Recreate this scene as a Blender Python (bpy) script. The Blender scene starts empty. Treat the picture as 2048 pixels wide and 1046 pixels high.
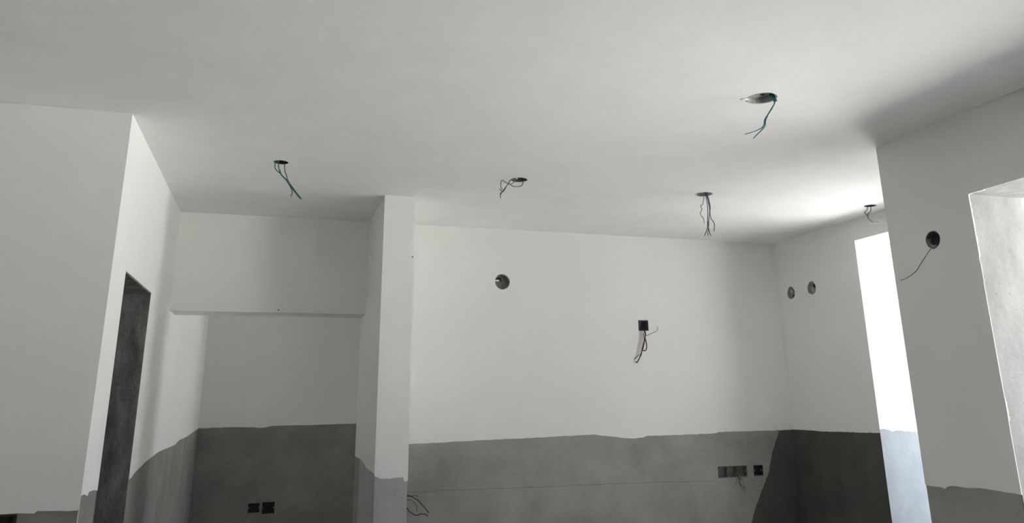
import bpy, bmesh, math, random
from mathutils import Vector, Matrix
from mathutils.geometry import tessellate_polygon

random.seed(7)
S = bpy.context.scene
COL = S.collection

# ------------------------------------------------------------------ camera
cam_d = bpy.data.cameras.new('camera')
cam = bpy.data.objects.new('camera', cam_d)
COL.objects.link(cam)
right = Vector((0.95633554, -0.29212519, -0.00923043))
up = Vector((-0.07119556, -0.26347215, 0.96203618))
fwd = Vector((0.28346696, 0.91937223, 0.2727658))
cam.matrix_world = Matrix(((right.x, up.x, -fwd.x, 0.0), (right.y, up.y, -fwd.y, 0.0),
                           (right.z, up.z, -fwd.z, 1.5), (0, 0, 0, 1)))
cam_d.sensor_fit = 'HORIZONTAL'
cam_d.sensor_width = 36.0
cam_d.lens = 1518.775 / 2048 * 36.0
cam_d.shift_y = (356.6 - 523.0) / 2048
cam_d.clip_start = 0.05
S.camera = cam

# ------------------------------------------------------------------ daylight
world = bpy.data.worlds.new('overcast_sky')
S.world = world
world.use_nodes = True
bg = world.node_tree.nodes['Background']
bg.inputs['Color'].default_value = (0.80, 0.92, 1.04, 1)
bg.inputs['Strength'].default_value = 2.9
sun_d = bpy.data.lights.new('sun', 'SUN')
sun_d.energy = 150.0
sun_d.angle = math.radians(0.6)
sun_d.color = (1.0, 0.985, 0.985)
sun = bpy.data.objects.new('sun', sun_d)
COL.objects.link(sun)
sun.rotation_euler = Vector((0.65, -0.3, -1.0)).to_track_quat('-Z', 'Y').to_euler()   # high sun beyond the back of the building
S.view_settings.view_transform = 'Standard'
S.view_settings.look = 'None'
S.view_settings.gamma = 1.0
S.view_settings.use_curve_mapping = False
S.view_settings.exposure = 0.24
S.cycles.max_bounces = 14
S.cycles.diffuse_bounces = 12
S.cycles.use_denoising = True


# ------------------------------------------------------------------ materials
def mat(name, col, rough=0.8, var=0.0, scale=3.0, bump=0.0, bscale=40.0, detail=6.0, metallic=0.0,
        spots=0.0, streak=None):
    m = bpy.data.materials.new(name)
    m.use_nodes = True
    nt = m.node_tree
    n, l = nt.nodes, nt.links
    b = n['Principled BSDF']
    b.inputs['Roughness'].default_value = rough
    b.inputs['Metallic'].default_value = metallic
    b.inputs['Specular IOR Level'].default_value = 0.25
    b.inputs['Base Color'].default_value = (*col, 1)
    tc = n.new('ShaderNodeTexCoord')
    if var > 0:
        nz = n.new('ShaderNodeTexNoise')
        nz.inputs['Scale'].default_value = scale
        nz.inputs['Detail'].default_value = detail
        nz.inputs['Roughness'].default_value = 0.6
        src = tc.outputs['Object']
        if streak:
            mp = n.new('ShaderNodeMapping')
            mp.inputs['Scale'].default_value = streak
            l.new(src, mp.inputs['Vector'])
            src = mp.outputs['Vector']
        l.new(src, nz.inputs['Vector'])
        r = n.new('ShaderNodeMapRange')
        r.inputs['From Min'].default_value = 0.3
        r.inputs['From Max'].default_value = 0.7
        r.inputs['To Min'].default_value = 1 - var
        r.inputs['To Max'].default_value = 1 + var
        l.new(nz.outputs['Fac'], r.inputs['Value'])
        fac = r.outputs['Result']
        if spots > 0:
            n2 = n.new('ShaderNodeTexNoise')
            n2.inputs['Scale'].default_value = scale * 7
            n2.inputs['Detail'].default_value = 4
            l.new(tc.outputs['Object'], n2.inputs['Vector'])
            r2 = n.new('ShaderNodeMapRange')
            r2.inputs['From Min'].default_value = 0.62
            r2.inputs['From Max'].default_value = 0.72
            r2.inputs['To Min'].default_value = 1
            r2.inputs['To Max'].default_value = 1 - spots
            l.new(n2.outputs['Fac'], r2.inputs['Value'])
            mu = n.new('ShaderNodeMath')
            mu.operation = 'MULTIPLY'
            l.new(fac, mu.inputs[0])
            l.new(r2.outputs['Result'], mu.inputs[1])
            fac = mu.outputs[0]
        vm = n.new('ShaderNodeVectorMath')
        vm.operation = 'SCALE'
        vm.inputs[0].default_value = col
        l.new(fac, vm.inputs['Scale'])
        l.new(vm.outputs['Vector'], b.inputs['Base Color'])
    if bump > 0:
        nb = n.new('ShaderNodeTexNoise')
        nb.inputs['Scale'].default_value = bscale
        nb.inputs['Detail'].default_value = 5
        l.new(tc.outputs['Object'], nb.inputs['Vector'])
        bp = n.new('ShaderNodeBump')
        bp.inputs['Strength'].default_value = bump
        bp.inputs['Distance'].default_value = 0.01
        l.new(nb.outputs['Fac'], bp.inputs['Height'])
        l.new(bp.outputs['Normal'], b.inputs['Normal'])
    return m


PAINT = mat('white_wall_paint', (0.82, 0.816, 0.798), 0.7, 0.02, 1.6, 0.10, 14)
CEILP = mat('white_ceiling_paint', (0.875, 0.871, 0.853), 0.7, 0.025, 4.0, 0.16, 9)
CEM = mat('bare_cement_plaster', (0.205, 0.203, 0.193), 0.9, 0.16, 3.0, 0.25, 30, spots=0.12)
CEM2 = mat('bare_cement_lower_coat', (0.285, 0.282, 0.272), 0.9, 0.16, 2.6, 0.25, 30, spots=0.12)
CEMD = mat('bare_cement_back', (0.26, 0.258, 0.247), 0.9, 0.16, 3.0, 0.25, 30, spots=0.12)
CEML = mat('pale_cement_plaster', (0.37, 0.37, 0.365), 0.9, 0.12, 4.0, 0.25, 30, spots=0.12)
REV = mat('rough_cement_reveal', (0.185, 0.185, 0.178), 0.9, 0.18, 9.0, 0.3, 40, streak=(1, 1, 0.45), spots=0.2)
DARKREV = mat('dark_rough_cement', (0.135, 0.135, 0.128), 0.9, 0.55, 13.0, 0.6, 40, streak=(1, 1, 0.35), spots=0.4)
DAMP = mat('dark_damp_proof_slurry', (0.066, 0.066, 0.06), 0.85, 0.18, 4.0, 0.2, 30)
FLOOR = mat('cement_floor', (0.42, 0.416, 0.405), 0.9, 0.15, 2.0, 0.2, 20)
TERR = mat('pale_terrace_concrete', (0.5, 0.495, 0.47), 0.9, 0.1, 0.8)
CEMSKY = mat('sky_tinted_cement', (0.202, 0.22, 0.25), 0.9, 0.08, 9.0, 0.2, 40, spots=0.1)  # blue tint of the skylight put into the cement colour
BOXG = mat('grey_box_plastic', (0.12, 0.12, 0.115), 0.6, 0.2, 20.0)
BOXD = mat('dark_box_plastic', (0.025, 0.025, 0.024), 0.6, 0.2, 20.0)
BOXP = mat('dark_purple_box', (0.06, 0.052, 0.07), 0.55, 0.2, 20.0)
BOXC = mat('cement_smeared_box', (0.22, 0.217, 0.20), 0.9, 0.25, 40.0)
BOXL = mat('pale_mortar_smeared_box', (0.34, 0.335, 0.32), 0.9, 0.25, 40.0)
RUST = mat('rusted_steel', (0.045, 0.03, 0.018), 0.8, 0.3, 30.0, metallic=0.2)
PUTTY = mat('white_putty', (0.82, 0.82, 0.8), 0.8, 0.05, 20)
STEEL = mat('dull_steel', (0.2, 0.19, 0.18), 0.5, 0.1, 20, metallic=0.6)


def wire_mat(name, col):
    return mat(name, col, 0.45, 0.1, 60)


W_TEAL = wire_mat('wire_teal', (0.02, 0.14, 0.15))
W_GREEN = wire_mat('wire_dark_green', (0.015, 0.09, 0.065))
W_BLUE = wire_mat('wire_slate_blue', (0.05, 0.10, 0.17))
W_SLATE = wire_mat('wire_slate', (0.035, 0.05, 0.075))
W_OLIVE = wire_mat('wire_olive', (0.13, 0.13, 0.06))
W_YELL = wire_mat('wire_yellow_green', (0.22, 0.25, 0.03))
W_GREY = wire_mat('wire_grey', (0.32, 0.32, 0.31))
W_BROWN = wire_mat('wire_brown', (0.11, 0.08, 0.065))
W_MAROON = wire_mat('wire_maroon', (0.07, 0.012, 0.035))
W_BLACK = wire_mat('wire_black', (0.012, 0.012, 0.014))
W_RED = wire_mat('wire_red', (0.20, 0.03, 0.02))
W_LGREEN = wire_mat('wire_green', (0.05, 0.16, 0.05))
COPPER = wire_mat('bare_copper', (0.35, 0.2, 0.12))


# ------------------------------------------------------------------ mesh helpers
def link(name, bm, m, parent=None, smooth=False):
    bmesh.ops.recalc_face_normals(bm, faces=bm.faces)
    me = bpy.data.meshes.new(name)
    bm.to_mesh(me)
    bm.free()
    me.materials.append(m)
    if smooth:
        for p in me.polygons:
            p.use_smooth = True
    o = bpy.data.objects.new(name, me)
    COL.objects.link(o)
    if parent:
        o.parent = parent
    return o


def prism(bm, loops, f, d0, d1):
    """A slab: 2D outline with holes (loops[0] is the outer edge) between depths d0 and d1."""
    flat = [p for lp in loops for p in lp]
    tris = tessellate_polygon([[Vector((p[0], p[1], 0)) for p in lp] for lp in loops])
    fr = [bm.verts.new(f(p[0], p[1], d0)) for p in flat]
    bk = [bm.verts.new(f(p[0], p[1], d1)) for p in flat]
    for t in tris:
        for vs in (fr, bk):
            try:
                bm.faces.new([vs[i] for i in t])
            except ValueError:
                pass
    k = 0
    for lp in loops:
        c = len(lp)
        for i in range(c):
            j = (i + 1) % c
            bm.faces.new((fr[k + i], fr[k + j], bk[k + j], bk[k + i]))
        k += c


def xplane(x, s):
    return lambda a, b, d: (x + s * d, a, b)


def yplane(y, s=1):
    return lambda a, b, d: (a, y + s * d, b)


def zplane(z):
    return lambda a, b, d: (a, b, z + d)


def rect(a0, a1, b0, b1):
    return [(a0, b0), (a1, b0), (a1, b1), (a0, b1)]


def disc(a, b, r, n=28, wob=0.0, sq=1.0):
    ph = random.random() * 6
    return [(a + r * (1 + wob * math.sin(3 * t + ph) + wob * 0.6 * math.sin(7 * t)) * math.cos(t),
             b + sq * r * (1 + wob * math.sin(3 * t + ph) + wob * 0.6 * math.sin(7 * t)) * math.sin(t))
            for t in [2 * math.pi * i / n for i in range(n)]]


def rag(pts, step=0.03, amp=0.0022):
    """Brushed paint edge: the traced line with small irregularities."""
    out = []
    for (a, b), (c, d) in zip(pts, pts[1:]):
        n = max(1, int(math.hypot(c - a, d - b) / step))
        for i in range(n):
            t = i / n
            j = random.uniform(-amp, amp) if i else 0
            t += random.uniform(-0.35, 0.35) / n if i else 0
            out.append((a + (c - a) * t, b + (d - b) * t + j))
    out.append(pts[-1])
    return out


def structure(o, label):
    o['kind'] = 'structure'
    o['label'] = label
    return o


PT = 0.003          # thickness of the paint coat
BD = 0.056          # depth of the recesses cut for the electrical boxes


def wall(name, label, f, core, thick, paint=None, blind=(), through=(), m=CEM, pm=PAINT, paint_holes=None):
    bm = bmesh.new()
    prism(bm, [core] + list(through) + list(blind), f, PT, BD)
    prism(bm, [core] + list(through), f, BD, thick)
    o = structure(link(name, bm, m), label)
    if paint:
        bm = bmesh.new()
        prism(bm, [paint] + list(paint_holes if paint_holes is not None else list(through) + list(blind)), f, 0, PT)
        link('paint_coat', bm, pm, o)
    return o


def box(bm, x0, x1, y0, y1, z0, z1):
    v = [bm.verts.new(p) for p in ((x0, y0, z0), (x1, y0, z0), (x1, y1, z0), (x0, y1, z0),
                                   (x0, y0, z1), (x1, y0, z1), (x1, y1, z1), (x0, y1, z1))]
    for q in ((0, 1, 2, 3), (4, 5, 6, 7), (0, 1, 5, 4), (1, 2, 6, 5), (2, 3, 7, 6), (3, 0, 4, 7)):
        bm.faces.new([v[i] for i in q])


# ------------------------------------------------------------------ room plan (metres)
H = 2.85
XL, YA = -0.753, 3.921                  # corner of the left wall and the near left wall
XR1, YR = 3.252, 3.382                  # near right wall and its far corner
XR2 = 4.476                             # far right wall
YD, YE = 6.099, 6.429                   # back wall, front and rear face
YN = 9.595                              # rear wall of the room behind the opening
XP1, XP2, YP = 0.667, 0.882, 5.196      # pier
XO, YO, YB = -3.7, -3.0, 9.9            # outer limits: left, behind the camera, far
LIN, ZW, ZD = 2.112, 2.443, 2.68        # door lintel, window head, opening head
DY0, DY1 = 4.271, 5.164                 # left doorway
WY0, WY1, WZ = 1.32, 2.843, 0.75        # near window
OY0, OY1 = 4.09, 5.029                  # far opening

L_A = [(-1.049, 1.033), (-0.985, 1.034), (-0.923, 1.03), (-0.913, 1.039), (-0.826, 1.036), (-0.763, 1.034), (XL - 0.003, 1.036)]
L_B1 = [(YA, 0.90), (3.9225, 1.02), (3.926, 1.092), (4.0, 1.09), (4.058, 1.076), (4.085, 1.092), (4.177, 1.087), (DY0, 1.078)]
L_B2 = [(DY1, 1.040), (5.236, 1.042), (5.365, 1.061), (5.74, 1.09), (6.022, 1.104), (6.392, 1.116), (6.895, 1.11),
        (7.415, 1.104), (7.739, 1.128), (8.036, 1.126), (8.5, 1.127), (8.955, 1.14), (YN, 1.154)]
L_N = [(XL, 1.156), (-0.464, 1.164), (-0.244, 1.159), (-0.058, 1.149), (0.033, 1.167), (0.576, 1.17), (0.992, 1.176), (XR2, 1.17)]
L_PS = [(YP, 1.016), (5.297, 1.016), (5.664, 1.018), (5.809, 1.035), (6.026, 1.046), (YE, 1.04)]
L_PF = [(XP1, 1.003), (0.689, 0.994), (0.713, 0.984), (0.725, 0.985), (0.792, 0.986), (0.851, 0.991), (0.856, 0.965), (0.87, 0.964), (XP2, 0.966)]
L_D = [(XP2, 1.132), (1.036, 1.135), (1.156, 1.137), (1.404, 1.146), (1.635, 1.151), (1.893, 1.154), (2.184, 1.16),
       (2.481, 1.168), (2.565, 1.17), (2.662, 1.158), (2.822, 1.137), (2.91, 1.131), (3.011, 1.136), (3.04, 1.147),
       (3.264, 1.147), (3.698, 1.154), (3.738, 1.164), (3.972, 1.165), (4.221, 1.165), (4.376, 1.164), (XR2, 1.168)]
L_FR = [(YD, 1.169), (5.835, 1.172), (5.729, 1.169), (5.428, 1.175), (5.2, 1.18), (OY1, 1.185)]
L_J = [(XR2, 1.213), (4.554, 1.208), (4.594, 1.191), (4.643, 1.202), (4.694, 1.195), (4.876, 1.18)]
L_NR = [(YR, 1.028), (3.277, 1.027), (3.265, 1.022), (3.244, 1.035), (3.222, 1.04), (3.148, 1.041), (3.026, 1.048), (WY1, 1.042)]
L_WP = [(4.345, 1.166), (4.251, 0.981), (4.188, 0.799), (4.097, 0.661), (4.022, 0.525), (3.977, 0.425), (3.936, 0.315), (3.80, 0.0)]
L_JT = [(XP2, 0.792), (1.4, 0.794), (1.758, 0.79), (2.558, 0.787), (3.049, 0.783), (3.658, 0.771)]

# ceiling points, wall boxes: (a, b, radius)
CP = [(-0.041, 4.58), (1.458, 4.578), (2.842, 4.598), (2.147, 2.897), (4.264, 4.578)]
CR = [0.043, 0.056, 0.062, 0.072, 0.043]
R_BACK = (1.788, 2.402, 0.065)
R_FR = [(5.906, 2.36, 0.056), (5.618, 2.368, 0.058)]
R_NR = (3.092, 2.254, 0.047)
Q_D = (3.023, 3.114, 2.019, 2.104)
Q_LONG = (3.698, 3.978, 0.796, 0.879)
Q_SMALL = (4.051, 4.138, 0.799, 0.879)
Q_HID = (0.90, 0.99, 0.64, 0.80)
Q_N1 = (-0.151, -0.033, 0.252, 0.345)
Q_N2 = (-0.003, 0.129, 0.235, 0.35)
Q_A = (-1.26, -0.985, 0.88, 1.032)


def grow(q, g):
    return rect(q[0] - g, q[1] + g, q[2] - g, q[3] + g)


# ------------------------------------------------------------------ structure
# floor
bm = bmesh.new()
box(bm, XO - 0.25, 4.876, YO - 0.25, YB + 0.2, -0.2, 0.0)
structure(link('floor', bm, FLOOR), 'bare grey cement floor of the unfinished rooms')

# sunlit terrace around the building
bm = bmesh.new()
prism(bm, [rect(-30, 30, -30, 30), rect(XO - 0.25, 4.876, YO - 0.25, YB + 0.2)], lambda a, b, d: (a, b, -0.05 - d), 0, 0.1)
structure(link('trim_1', bm, TERR), 'sunlit pale concrete terrace outside the windows')

# ceiling
c_out = [(XO - 0.25, YO - 0.25), (3.602, YO - 0.25), (3.602, 3.13), (4.876, 3.13), (4.876, YB + 0.2), (XO - 0.25, YB + 0.2)]
c_in = [(XO, YO), (XR1, YO), (XR1, YR), (XR2, YR), (XR2, YN), (XO, YN)]
holes = [disc(a, b, r + 0.002, 28, 0.012) for (a, b), r in zip(CP, CR)]
wall('ceiling', 'white painted ceiling slab with round light points', zplane(H), c_out, 0.22, c_in, holes, pm=CEILP)

# near left wall, faces the camera
dado = rag(L_A)
wall('wall_left_front', 'white wall at far left facing the camera, bare cement below', yplane(YA),
     rect(XO, XL - 0.23, 0, H + PT)[:1] + [(XL - 0.23, 0), (XL - 0.23, H + PT), (XO, H + PT)], 0.23,
     [(XO, 1.034)] + dado + [(XL - PT, H), (XO, H)], [grow(Q_A, 0.0)],
     paint_holes=[], m=CEM)

# left wall with the doorway
wb = wall('wall_left', 'bright white left wall with the dark doorway', xplane(XL, -1),
          [(YA + PT, 0), (DY0, 0), (DY0, LIN + 0.01), (DY1, LIN + 0.01), (DY1, 0), (YB, 0), (YB, H + PT), (YA + PT, H + PT)], 0.23,
          rag(L_B1, 0.012, 0.003)[:-1] + [(DY0, 1.078), (DY0, LIN + 0.01), (DY1, LIN + 0.01)] + rag(L_B2) + [(YN, H), (YA, H)])
bm = bmesh.new()   # dark cement lining of the doorway
box(bm, XL - 0.232, XL - 0.001, DY1 - 0.008, DY1, 0, LIN)
box(bm, XL - 0.232, XL - 0.001, DY0, DY0 + 0.008, 0, LIN)
box(bm, XL - 0.232, XL - 0.001, DY0, DY1, LIN, LIN + 0.01)
link('door_reveal', bm, DARKREV, wb)

# back wall, with the lintel over the opening at its left
dd = rag(L_D)
wd = wall('wall_back', 'white back wall with bare cement band and wire boxes', yplane(YD),
          [(XP1 + PT, 0), (XR2, 0), (XR2, H + PT), (XL, H + PT), (XL, LIN), (XP1 + PT, LIN)], YE - YD,
          dd + [(XR2, H), (XL, H), (XL, LIN - PT), (XP2, LIN - PT)],
          [disc(*R_BACK, 28, 0.015), grow(Q_D, 0.003), grow(Q_LONG, 0.004), grow(Q_SMALL, 0.004), grow(Q_HID, 0.003)],
          paint_holes=[disc(*R_BACK, 28, 0.015), grow(Q_D, 0.003)], m=CEMD)
bm = bmesh.new()
box(bm, XL, XP1, YD + PT, YE, LIN - PT, LIN)
link('lintel_soffit_paint', bm, PAINT, wd)
bm = bmesh.new()   # second, thicker cement coat on the lower part of the band
lo = rag(L_JT, 0.03, 0.002)
prism(bm, [[(XP2, 0)] + [(a, b - 0.004) for a, b in lo] + [(4.12, 0.755), (4.12, 0)]], yplane(YD + PT, -1), 0, 0.0022)
link('lower_cement_coat', bm, CEMD, wd)
bm = bmesh.new()
prism(bm, [[(a, b + 0.003) for a, b in lo] + [(3.64, 1.146)] + [(a, b - 0.002) for a, b in L_D if a < 3.6][::-1]], yplane(YD + PT, -1), 0, 0.0022)
link('upper_cement_coat', bm, CEMD, wd)
bm = bmesh.new()
prism(bm, [[(a, b - 0.004) for a, b in lo] + [(a, b + 0.003) for a, b in lo][::-1]], yplane(YD + PT, -1), 0, 0.0004)
link('joint', bm, CEM, wd)
bm = bmesh.new()   # dark damp-proofing brushed into the corner
prism(bm, [rag(L_WP, 0.02, 0.006) + [(XR2 + PT, 0), (XR2 + PT, 1.165)]], yplane(YD + PT, -1), 0, 0.0026)
link('damp_proof_coat', bm, DAMP, wd)

# pier
bm = bmesh.new()
box(bm, XP1 + PT, XP2 - PT, YP + PT, YD, 0, H + PT)
pier = structure(link('wall_pier', bm, CEML), 'narrow white pier standing proud of the back wall')
bm = bmesh.new()
prism(bm, [rag(L_PF, 0.012, 0.002) + [(XP2, H), (XP1, H)]], yplane(YP), 0, PT)
prism(bm, [rag(L_PS, 0.015, 0.004) + [(YE, H), (YP + PT, H)]], xplane(XP1, 1), 0, PT)
prism(bm, [[(YP + PT, 0.97), (YD, 1.1), (YD, H), (YP + PT, H)]], xplane(XP2, -1), 0, PT)
link('paint_coat', bm, PAINT, pier)

# far right wall with the tall opening
fr_holes = [disc(*r, 24, 0.03) for r in R_FR]
wf = wall('wall_right_far', 'white far right wall with tall bright opening', xplane(XR2, 1),
          [(YR, 0), (OY0, 0), (OY0, ZD), (OY1, ZD), (OY1, 0), (YB, 0), (YB, H + PT), (YR, H + PT)], 0.40,
          rag(L_FR)[::1] + [(OY1, ZD), (OY0, ZD), (OY0, 1.18), (YR, 1.18), (YR, H), (YD, H)],
          fr_holes, through=[rect(6.9, 8.4, 0.02, 2.8)], paint_holes=fr_holes)
bm = bmesh.new()
prism(bm, [rag(L_J, 0.012, 0.003) + [(4.876, ZD), (XR2, ZD)]], yplane(OY1, -1), 0, PT)
link('reveal_paint', bm, PAINT, wf)
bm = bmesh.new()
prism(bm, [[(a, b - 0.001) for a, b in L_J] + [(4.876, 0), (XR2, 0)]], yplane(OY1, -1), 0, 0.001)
link('reveal_cement', bm, CEMSKY, wf)
bm = bmesh.new()
box(bm, XR2, 4.876, OY0, OY1 - PT, ZD - PT, ZD)
link('soffit_paint', bm, PAINT, wf)
bm = bmesh.new()
prism(bm, [[(YD + PT, 0), (YD + PT, 1.165)] + [(a, b - 0.002) for a, b in L_FR] + [(OY1, 0)]], xplane(XR2 + PT, -1), 0, 0.0012)
link('damp_proof_coat', bm, DAMP, wf)
bm = bmesh.new()
prism(bm, [rect(YE, YN, 1.15, H)] + [rect(6.9, 8.4, 1.151, 2.8)], xplane(XR2, 1), 0, PT)
link('paint_coat', bm, PAINT, wf)

# near right wall with the window
wn = wall('wall_right', 'white near right wall with a deep window reveal', xplane(XR1, 1),
          [(YO, 0), (YR, 0), (YR, H + PT), (YO, H + PT)], 0.35,
          rag(L_NR) + [(WY1 - 0.006, 1.042), (WY1 - 0.006, ZW - 0.006), (WY0 + 0.006, ZW - 0.006), (WY0 + 0.006, 1.045), (-0.1, 1.045), (-0.1, ZW), (-1.55, ZW), (-1.55, 1.04), (YO, 1.04), (YO, H), (YR, H)],
          [disc(*R_NR, 24, 0.02)], through=[rect(WY0, WY1, WZ, ZW), rect(-1.55, -0.1, 1.0, ZW)], paint_holes=[disc(*R_NR, 24, 0.02)], m=CEM2)
bm = bmesh.new()
box(bm, XR1 + PT, 3.602, WY1 - 0.006, WY1, WZ, ZW)
box(bm, XR1 + PT, 3.602, WY0, WY0 + 0.006, WZ, ZW)
box(bm, XR1 + PT, 3.602, WY0, WY1, ZW - 0.006, ZW)
box(bm, XR1 + PT, 3.602, WY0, WY1, WZ, WZ + 0.006)
link('window_reveal', bm, REV, wn)
bm = bmesh.new()   # ragged lip where the wall paint turns the corner
for z0, z1, w in ((2.435, 2.12, 0.009), (1.46, 1.36, 0.008), (2.09, 2.0, 0.004)):
    n = 26
    edge = [(XR1, z0 + (z1 - z0) * i / n) for i in range(n + 1)]
    inner = [(XR1 + max(0.0012, w * random.uniform(0.45, 1.1)), z) for _, z in edge]
    prism(bm, [edge + inner[::-1]], yplane(WY1 - 0.006, -1), 0, 0.002)
e2 = [(XR1 + 0.001, WY1 - 0.006 - 0.09 * i / 12) for i in range(13)]
prism(bm, [e2 + [(a + 0.012 * random.uniform(0.3, 1), b) for a, b in e2][::-1]], lambda a, b, d: (a, b, ZW - 0.006 - d), 0, 0.002)
link('paint_lip', bm, PUTTY, wn)

# return wall between the near and the far right wall
bm = bmesh.new()
box(bm, XR1 + 0.35, 4.876, 3.13, YR - 0.003, 0, H + PT)
box(bm, XR1 + PT, XR1 + 0.35, YR, YR + 0.0005, 0, 1.03)
o = structure(link('wall_return', bm, CEM), 'hidden return wall joining the two right walls')
bm = bmesh.new()
box(bm, XR1, XR2, YR - PT + 0.003, YR + 0.003, 1.03, H)
link('paint_coat', bm, PAINT, o)

# rear wall of the far room, outer left wall, wall behind the camera
wall('wall_far_room', 'shaded white wall seen through the opening beneath the lintel', yplane(YN),
     [(XO, 0), (XR2, 0), (XR2, H + PT), (XO, H + PT)], 0.25,
     rag(L_N) + [(XR2, H), (XL, H)], [grow(Q_N1, 0.003), grow(Q_N2, 0.003)], paint_holes=[])
bm = bmesh.new()
box(bm, 2.45, 2.6, 8.42, YN, 0, H)  # unseen stub, added to keep window light off the far room wall
structure(link('wall_shade_stub', bm, PAINT), 'unseen wall stub added to shade the far room wall')
wall('wall_outer_left', 'white outer wall left of the frame', xplane(XO, -1), [(YO, 0), (YB, 0), (YB, H + PT), (YO, H + PT)], 0.25,
     [(YO, 1.05), (YA, 1.05), (YA, H), (YO, H)])
wall('wall_rear', 'white wall behind the camera', yplane(YO, -1),
     [(XO, 0), (XR1, 0), (XR1, H + PT), (XO, H + PT)], 0.25,
     [(XO, 1.05), (XR1, 1.05), (XR1, H), (XO, H)])


# ------------------------------------------------------------------ electrical things
def thing(name, label, cat, loc, group=None):
    o = bpy.data.objects.new(name, None)
    o.empty_display_size = 0.05
    COL.objects.link(o)
    o.location = loc
    o['label'] = label
    o['category'] = cat
    if group:
        o['group'] = group
    return o


def smoothpath(pts, sub=6):
    out = []
    n = len(pts)
    for i in range(n - 1):
        p0, p1, p2, p3 = pts[max(i - 1, 0)], pts[i], pts[i + 1], pts[min(i + 2, n - 1)]
        for k in range(sub):
            t = k / sub
            out.append(0.5 * ((2 * p1) + (p2 - p0) * t + (2 * p0 - 5 * p1 + 4 * p2 - p3) * t * t + (3 * p1 - p0 - 3 * p2 + p3) * t ** 3))
    out.append(pts[-1])
    return out


def tube(bm, pts, r, seg=7):
    rings = []
    n = len(pts)
    ref = Vector((0.3, 0.9, 0.2)).normalized()
    for i, p in enumerate(pts):
        d = (pts[min(i + 1, n - 1)] - pts[max(i - 1, 0)])
        d = d.normalized() if d.length > 1e-9 else Vector((0, 0, 1))
        a = d.cross(ref)
        if a.length < 1e-3:
            a = d.cross(Vector((1, 0, 0)))
        a.normalize()
        b = d.cross(a)
        rings.append([bm.verts.new(p + (a * math.cos(2 * math.pi * k / seg) + b * math.sin(2 * math.pi * k / seg)) * r) for k in range(seg)])
    for u, v in zip(rings, rings[1:]):
        for k in range(seg):
            bm.faces.new((u[k], u[(k + 1) % seg], v[(k + 1) % seg], v[k]))
    bm.faces.new(rings[0])
    bm.faces.new(rings[-1][::-1])


def wire(root, path3, m, r=0.0028, tip=True):
    """One insulated wire as a part of its outlet; a short bare copper end as its sub-part."""
    base = Vector(root.location)
    pts = smoothpath([Vector(p) - base for p in path3])
    bm = bmesh.new()
    tube(bm, pts, r)
    o = link('wire', bm, m, root, True)
    if tip:
        d = (pts[-1] - pts[-3]).normalized()
        bm = bmesh.new()
        tube(bm, [pts[-1] - d * 0.001, pts[-1] + d * 0.008], r * 0.5, 6)
        link('copper_end', bm, COPPER, o, True)
    return o


def in_y(y, pts, y0=None, wob=0.006):
    """Wire in an upright plane at depth y; its first point starts at y0 (inside the box)."""
    out = []
    w = 0.0
    for i, (a, b) in enumerate(pts):
        w += random.uniform(-wob, wob)
        out.append((a, y + w if (i or y0 is None) else y0, b))
    return out


def cup(bm, f, r, depth, t=0.004, n=28, back=0.0):
    """Round box: open cup with its rim at depth `back`."""
    prof = [(r, back), (r, back + depth), (0.0, back + depth), None, (r - t, back), (r - t, back + depth - t), (0.0, back + depth - t)]
    def ring(rr, d):
        if rr == 0:
            return [bm.verts.new(f(0, 0, d))]
        return [bm.verts.new(f(rr * math.cos(2 * math.pi * k / n), rr * math.sin(2 * math.pi * k / n), d)) for k in range(n)]
    o0, o1, o2 = ring(r, back), ring(r, back + depth), ring(0, back + depth)
    i0, i1, i2 = ring(r - t, back), ring(r - t, back + depth - t), ring(0, back + depth - t)
    for k in range(n):
        j = (k + 1) % n
        bm.faces.new((o0[k], o0[j], o1[j], o1[k]))
        bm.faces.new((o1[k], o1[j], o2[0]))
        bm.faces.new((i0[k], i0[j], i1[j], i1[k]))
        bm.faces.new((i1[k], i1[j], i2[0]))
        bm.faces.new((o0[k], o0[j], i0[j], i0[k]))


def tray(bm, f, w, h, depth, t=0.003, back=0.0):
    """Rectangular box open to the front, centred on the origin."""
    prism(bm, [rect(-w / 2, w / 2, -h / 2, h / 2), rect(-w / 2 + t, w / 2 - t, -h / 2 + t, h / 2 - t)], f, back, back + depth)
    prism(bm, [rect(-w / 2, w / 2, -h / 2, h / 2)], f, back + depth - t, back + depth)


def lump(bm, c, r, sq=(1, 1, 1), seed=0):
    rnd = random.Random(seed)
    g = bmesh.ops.create_icosphere(bm, subdivisions=2, radius=1)
    for v in g['verts']:
        k = r * rnd.uniform(0.8, 1.15)
        v.co = Vector((c[0] + v.co.x * k * sq[0], c[1] + v.co.y * k * sq[1], c[2] + v.co.z * k * sq[2]))


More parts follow.
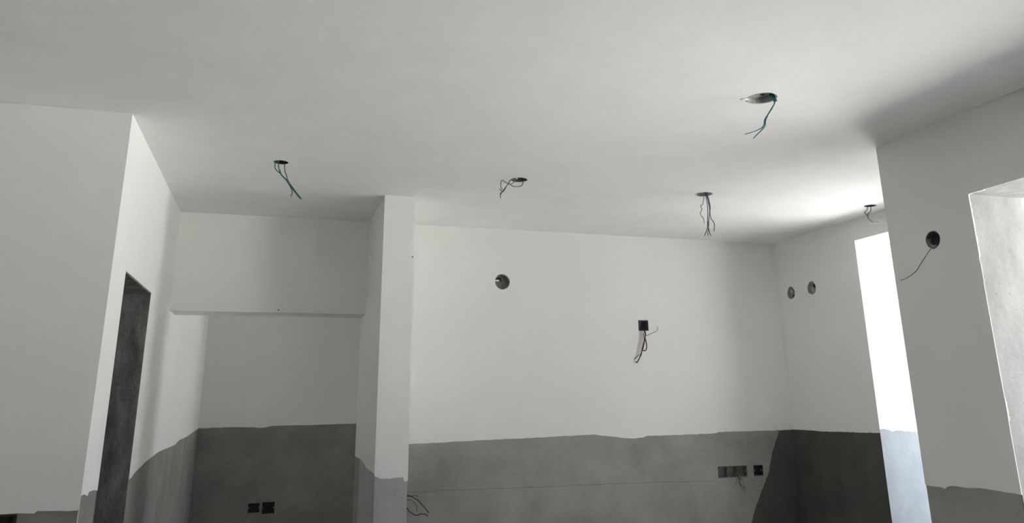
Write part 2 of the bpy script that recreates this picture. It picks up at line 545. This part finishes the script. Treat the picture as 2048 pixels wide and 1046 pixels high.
# --- ceiling light points
CW = [
    [[(-0.071, 2.88), (-0.072, 2.815), (-0.041, 2.785), (-0.013, 2.758), (0.034, 2.697), (0.081, 2.64)],
     [(-0.056, 2.88), (-0.054, 2.823), (-0.044, 2.802), (-0.031, 2.775), (-0.002, 2.745), (0.045, 2.687), (0.091, 2.637)],
     [(-0.023, 2.88), (-0.016, 2.804), (-0.004, 2.77), (0.012, 2.728), (0.056, 2.67), (0.084, 2.633)],
     [(-0.063, 2.88), (-0.042, 2.788), (0.001, 2.738), (0.035, 2.683), (0.032, 2.651)]],
    [[(1.419, 2.88), (1.389, 2.822), (1.369, 2.798), (1.35, 2.768), (1.333, 2.751), (1.336, 2.722)],
     [(1.442, 2.88), (1.419, 2.828), (1.389, 2.819), (1.363, 2.827), (1.337, 2.836), (1.332, 2.796), (1.35, 2.765)],
     [(1.495, 2.88), (1.484, 2.823), (1.468, 2.81), (1.441, 2.807), (1.418, 2.808), (1.389, 2.819), (1.356, 2.778), (1.333, 2.741)],
     [(1.422, 2.88), (1.376, 2.808), (1.359, 2.775), (1.346, 2.764), (1.324, 2.782)]],
    [[(2.852, 2.88), (2.866, 2.812), (2.873, 2.781), (2.876, 2.736), (2.871, 2.682), (2.859, 2.627), (2.861, 2.57), (2.869, 2.552)],
     [(2.856, 2.88), (2.868, 2.808), (2.875, 2.772), (2.873, 2.727), (2.866, 2.672), (2.855, 2.609), (2.83, 2.555)],
     [(2.862, 2.88), (2.873, 2.803), (2.871, 2.736), (2.871, 2.673), (2.884, 2.66), (2.894, 2.629), (2.89, 2.584)],
     [(2.85, 2.88), (2.831, 2.783), (2.807, 2.763), (2.812, 2.736), (2.797, 2.704), (2.818, 2.67), (2.823, 2.639)],
     [(2.862, 2.88), (2.881, 2.763), (2.866, 2.681), (2.862, 2.636), (2.85, 2.556)]],
    [[(2.197, 2.87), (2.218, 2.836), (2.202, 2.809), (2.174, 2.771), (2.157, 2.744), (2.147, 2.715), (2.131, 2.698), (2.092, 2.679), (2.043, 2.661)],
     [(2.199, 2.872), (2.216, 2.833), (2.198, 2.802), (2.17, 2.765), (2.152, 2.735), (2.148, 2.709), (2.122, 2.682), (2.096, 2.658), (2.079, 2.642)],
     [(2.195, 2.87), (2.215, 2.839), (2.199, 2.805), (2.166, 2.761), (2.149, 2.725), (2.138, 2.702), (2.084, 2.674), (2.039, 2.658)]],
    [[(4.266, 2.88), (4.269, 2.829), (4.257, 2.805), (4.238, 2.787), (4.238, 2.764), (4.255, 2.744), (4.284, 2.728), (4.316, 2.728), (4.352, 2.73)],
     [(4.262, 2.88), (4.241, 2.824), (4.217, 2.802), (4.23, 2.783), (4.244, 2.774)]],
]
CM = [[W_GREEN, W_TEAL, W_GREEN, W_BLUE], [W_OLIVE, W_OLIVE, W_OLIVE, W_BROWN],
      [W_SLATE, W_SLATE, W_BLUE, W_GREY, W_BLUE], [W_TEAL, W_SLATE, W_TEAL], [W_BROWN, W_BROWN]]
CL = ['ceiling light box with teal green wires nearest the left wall',
      'ceiling light box with olive wires bent sideways, in front of the pier',
      'ceiling light box with long slate blue wires hanging straight down',
      'large near ceiling light box with open recess and teal wires',
      'ceiling light box with short curled brown wires by the right corner']
CB = [BOXD, BOXG, BOXL, BOXL, BOXG]
CD = [0.05, 0.045, 0.026, 0.03, 0.04]
for k, (a, b) in enumerate(CP):
    t = thing('ceiling_outlet', CL[k], 'light outlet', (a, b, H), 'ceiling light points with loose wires')
    bm = bmesh.new()
    cup(bm, lambda x, y, d: (x, y, d), CR[k], CD[k], 0.004, 28, 0.002)
    bx = link('outlet_box', bm, CB[k], t)
    bm = bmesh.new()
    prism(bm, [disc(0, 0, 0.011, 14)], lambda p, q, d: (p + 0.018, q + 0.01, CD[k] - 0.003 - d), 0, 0.002)
    link('conduit_mouth', bm, BOXD, bx)
    for j, p in enumerate(CW[k]):
        wire(t, in_y(b, p, None, 0.007), CM[k][j])
    if k == 3:
        bm = bmesh.new()
        lump(bm, (-0.072, 0.03, -0.0005), 0.02, (1, 0.9, 0.14), 3)  # flat white lump standing in for a bright lit patch beside the recess
        link('white_lump', bm, PUTTY, t, True)
        bm = bmesh.new()
        tube(bm, [Vector((0.052, -0.005, 0.03)), Vector((0.064, -0.012, 0.004)), Vector((0.071, -0.013, -0.014))], 0.009, 9)
        link('wire_sleeve', bm, W_TEAL, t, True)
    if k == 1:
        bm = bmesh.new()
        lump(bm, (-0.022, -0.02, 0.004), 0.010, (1, 1, 0.6), 5)
        link('white_lump', bm, PUTTY, t, True)

# --- round boxes in the walls
t = thing('round_wall_box', 'round grey junction box high on the back wall, right of the pier', 'junction box', (R_BACK[0], YD, R_BACK[1]),
          'round junction boxes in the walls')
fy = lambda p, q, d: (p, d, q)
bm = bmesh.new()
cup(bm, fy, 0.062, 0.05, 0.004, 28, 0.003)
bx = link('outlet_box', bm, BOXC, t)
bm = bmesh.new()
prism(bm, [[(-0.05, 0.012), (-0.012, 0.004), (0.006, 0.018), (-0.004, 0.04), (-0.034, 0.042)]], fy, 0.044, 0.049)
link('conduit_mouth', bm, BOXD, bx)
bm = bmesh.new()
prism(bm, [[(-0.068, 0.004), (-0.03, 0.002), (-0.024, 0.008), (-0.034, 0.016), (-0.066, 0.014)]], fy, 0.001, 0.014)
link('plaster_tab', bm, PUTTY, t)

for k, (lab, (a, b, r)) in enumerate(zip(
        ('narrow looking round box on the right wall, nearest the back corner', 'round grey box on the right wall, nearer the bright opening'), R_FR)):
    t = thing('round_wall_box', lab, 'junction box', (XR2, a, b), 'round junction boxes in the walls')
    fx = lambda p, q, d: (d, p, q)
    bm = bmesh.new()
    cup(bm, fx, r - 0.003, 0.034, 0.004, 24, 0.003)
    bx = link('outlet_box', bm, BOXL, t)
    bm = bmesh.new()
    prism(bm, [disc(-0.006 if k else 0.0, 0.02 if k else -0.03, 0.017, 14)], fx, 0.026, 0.0332)
    link('conduit_mouth', bm, BOXD, bx)
    bm = bmesh.new()
    prism(bm, [disc(0.012, -0.012 if k else 0.016, 0.02, 12, 0.1)], fx, 0.016, 0.033)
    link('mortar_fill', bm, BOXL, t)

t = thing('round_wall_box', 'dark round box on the near right wall beside the window, thin grey wire trailing below', 'junction box',
          (XR1, R_NR[0], R_NR[1]), 'round junction boxes in the walls')
fx = lambda p, q, d: (d, p, q)
bm = bmesh.new()
cup(bm, fx, 0.045, 0.05, 0.003, 28, 0.003)
link('outlet_box', bm, BOXP, t)
bm = bmesh.new()
prism(bm, [[(0.043 * math.cos(x), 0.043 * math.sin(x)) for x in [-1.75 + 2.0 * i / 10 for i in range(11)]]
           + [(0.026 * math.cos(x) + 0.006, 0.03 * math.sin(x) + 0.004) for x in [0.25 - 2.0 * i / 10 for i in range(11)]]], fx, 0.006, 0.02)
link('mortar_fill', bm, BOXC, t)
wire(t, [(XR1 - 0.002, a, b) for a, b in [(3.107, 2.215), (3.147, 2.182), (3.187, 2.149), (3.224, 2.115), (3.258, 2.098), (3.303, 2.083), (3.347, 2.078)]],
     W_GREY, 0.0017, False)


# --- square boxes
def square(q, label, y, m, depth=0.045, div=0, lug=True, cat='switch box'):
    w, h = q[1] - q[0], q[3] - q[2]
    t = thing('switch_box', label, cat, ((q[0] + q[1]) / 2, y, (q[2] + q[3]) / 2), 'empty switch boxes in the walls')
    bm = bmesh.new()
    tray(bm, fy, w, h, depth, 0.003, 0.004)
    bx = link('outlet_box', bm, m, t)
    for i in range(div):
        x = -w / 2 + w * (i + 1) / (div + 1)
        bm = bmesh.new()
        box(bm, x - 0.0015, x + 0.0015, 0.012, depth, -h / 2 + 0.003, h / 2 - 0.003)
        link('divider', bm, m, bx)
    if lug:
        for s in (-1, 1):
            bm = bmesh.new()
            prism(bm, [disc(s * (w / 2 - 0.009), 0.0, 0.0065, 12), disc(s * (w / 2 - 0.009), 0.0, 0.002, 8)], fy, 0.006, 0.02)
            link('screw_lug', bm, STEEL if m is not BOXP else m, bx)
    return t


t = square(Q_D, 'small dark square box on the back wall with maroon wires', YD, BOXP)
for p, m, r in zip(
        [[(3.068, 2.059), (3.068, 2.01), (3.068, 1.961), (3.057, 1.917), (3.041, 1.878), (3.033, 1.849), (3.058, 1.847), (3.07, 1.869), (3.073, 1.908), (3.065, 1.956)],
         [(3.065, 2.044), (3.067, 1.995), (3.061, 1.947), (3.045, 1.898), (3.031, 1.854), (3.02, 1.816), (3.005, 1.787), (2.981, 1.748), (2.971, 1.753)],
         [(3.072, 2.035), (3.072, 1.981), (3.088, 1.976), (3.122, 1.991), (3.156, 2.002), (3.185, 2.022), (3.187, 2.051)],
         [(3.07, 2.044), (3.055, 1.937), (3.031, 1.849), (3.018, 1.82), (2.99, 1.801), (2.95, 1.775)]],
        [W_MAROON, W_BLACK, W_MAROON, W_MAROON], [0.0048, 0.0045, 0.0022, 0.003]):
    wire(t, in_y(YD - 0.03, p, YD + 0.03, 0.006), m, r)

t = square(Q_LONG, 'long switch box in the cement band with yellow green wires', YD, BOXG, div=2)
for p, m in zip([[(3.873, 0.828), (3.858, 0.775), (3.841, 0.741)], [(3.892, 0.827), (3.876, 0.766), (3.878, 0.743), (3.9, 0.727), (3.931, 0.707)],
                 [(3.901, 0.823), (3.909, 0.765), (3.898, 0.731), (3.878, 0.698)], [(3.873, 0.828), (3.888, 0.789), (3.869, 0.748), (3.886, 0.724), (3.922, 0.673)]],
                [W_YELL, W_BLACK, W_YELL, W_OLIVE]):
    wire(t, in_y(YD - 0.03, p, YD + 0.03, 0.005), m, 0.003)
square(Q_SMALL, 'small switch box in the cement band right of the long box', YD, BOXD)
square(Q_N1, 'left of the two dark switch boxes low on the far room wall', YN, BOXD)
square(Q_N2, 'right of the two dark switch boxes low on the far room wall', YN, BOXD)

t = square(Q_HID, 'switch box behind the pier edge with red and black wires sticking out', YD, BOXD)
for p, m, r in zip(
        [[(0.96, 0.792), (1.025, 0.779), (1.05, 0.772), (1.078, 0.757), (1.107, 0.739), (1.138, 0.709), (1.164, 0.682), (1.192, 0.649)],
         [(0.96, 0.715), (1.022, 0.692), (1.038, 0.671), (1.062, 0.656), (1.084, 0.641), (1.103, 0.64), (1.13, 0.647), (1.161, 0.642), (1.183, 0.63)],
         [(0.96, 0.783), (1.029, 0.771), (1.062, 0.772), (1.093, 0.773), (1.109, 0.764)],
         [(0.96, 0.749), (1.045, 0.747), (1.076, 0.731), (1.095, 0.699), (1.102, 0.662)]],
        [W_BLACK, W_BLACK, W_RED, W_LGREEN], [0.003, 0.003, 0.0026, 0.0026]):
    wire(t, in_y(YD - 0.05, p, YD + 0.02, 0.004), m, r)

t = square(Q_A, 'wide dark rusty box recessed in the wall at bottom left', YA, BOXD, 0.05, 2, False, 'distribution box')
bm = bmesh.new()
w, h = Q_A[1] - Q_A[0], Q_A[3] - Q_A[2]
prism(bm, [rect(-w / 2, w / 2, -h / 2, h / 2), rect(-w / 2 + 0.012, w / 2 - 0.012, -h / 2 + 0.008, h / 2 - 0.008)], fy, 0.001, 0.004)
link('rusty_rim', bm, RUST, t)


# --- nails left in the plaster
def nail(label, loc):
    t = thing('nail', label, 'nail', loc, 'small nails left in the plaster')
    bm = bmesh.new()
    tube(bm, [Vector((0, 0.02, 0)), Vector((0, -0.008, 0.001))], 0.0025, 8)
    link('shank', bm, STEEL, t, True)
    bm = bmesh.new()
    tube(bm, [Vector((0, -0.008, 0.001)), Vector((0, -0.0105, 0.001))], 0.006, 10)
    link('head', bm, STEEL, t)


nail('tiny nail at the lower edge of the lintel over the opening', (0.01, YD, 2.128))
nail('tiny nail near the right edge of the white pier', (0.872, YP, 2.418))
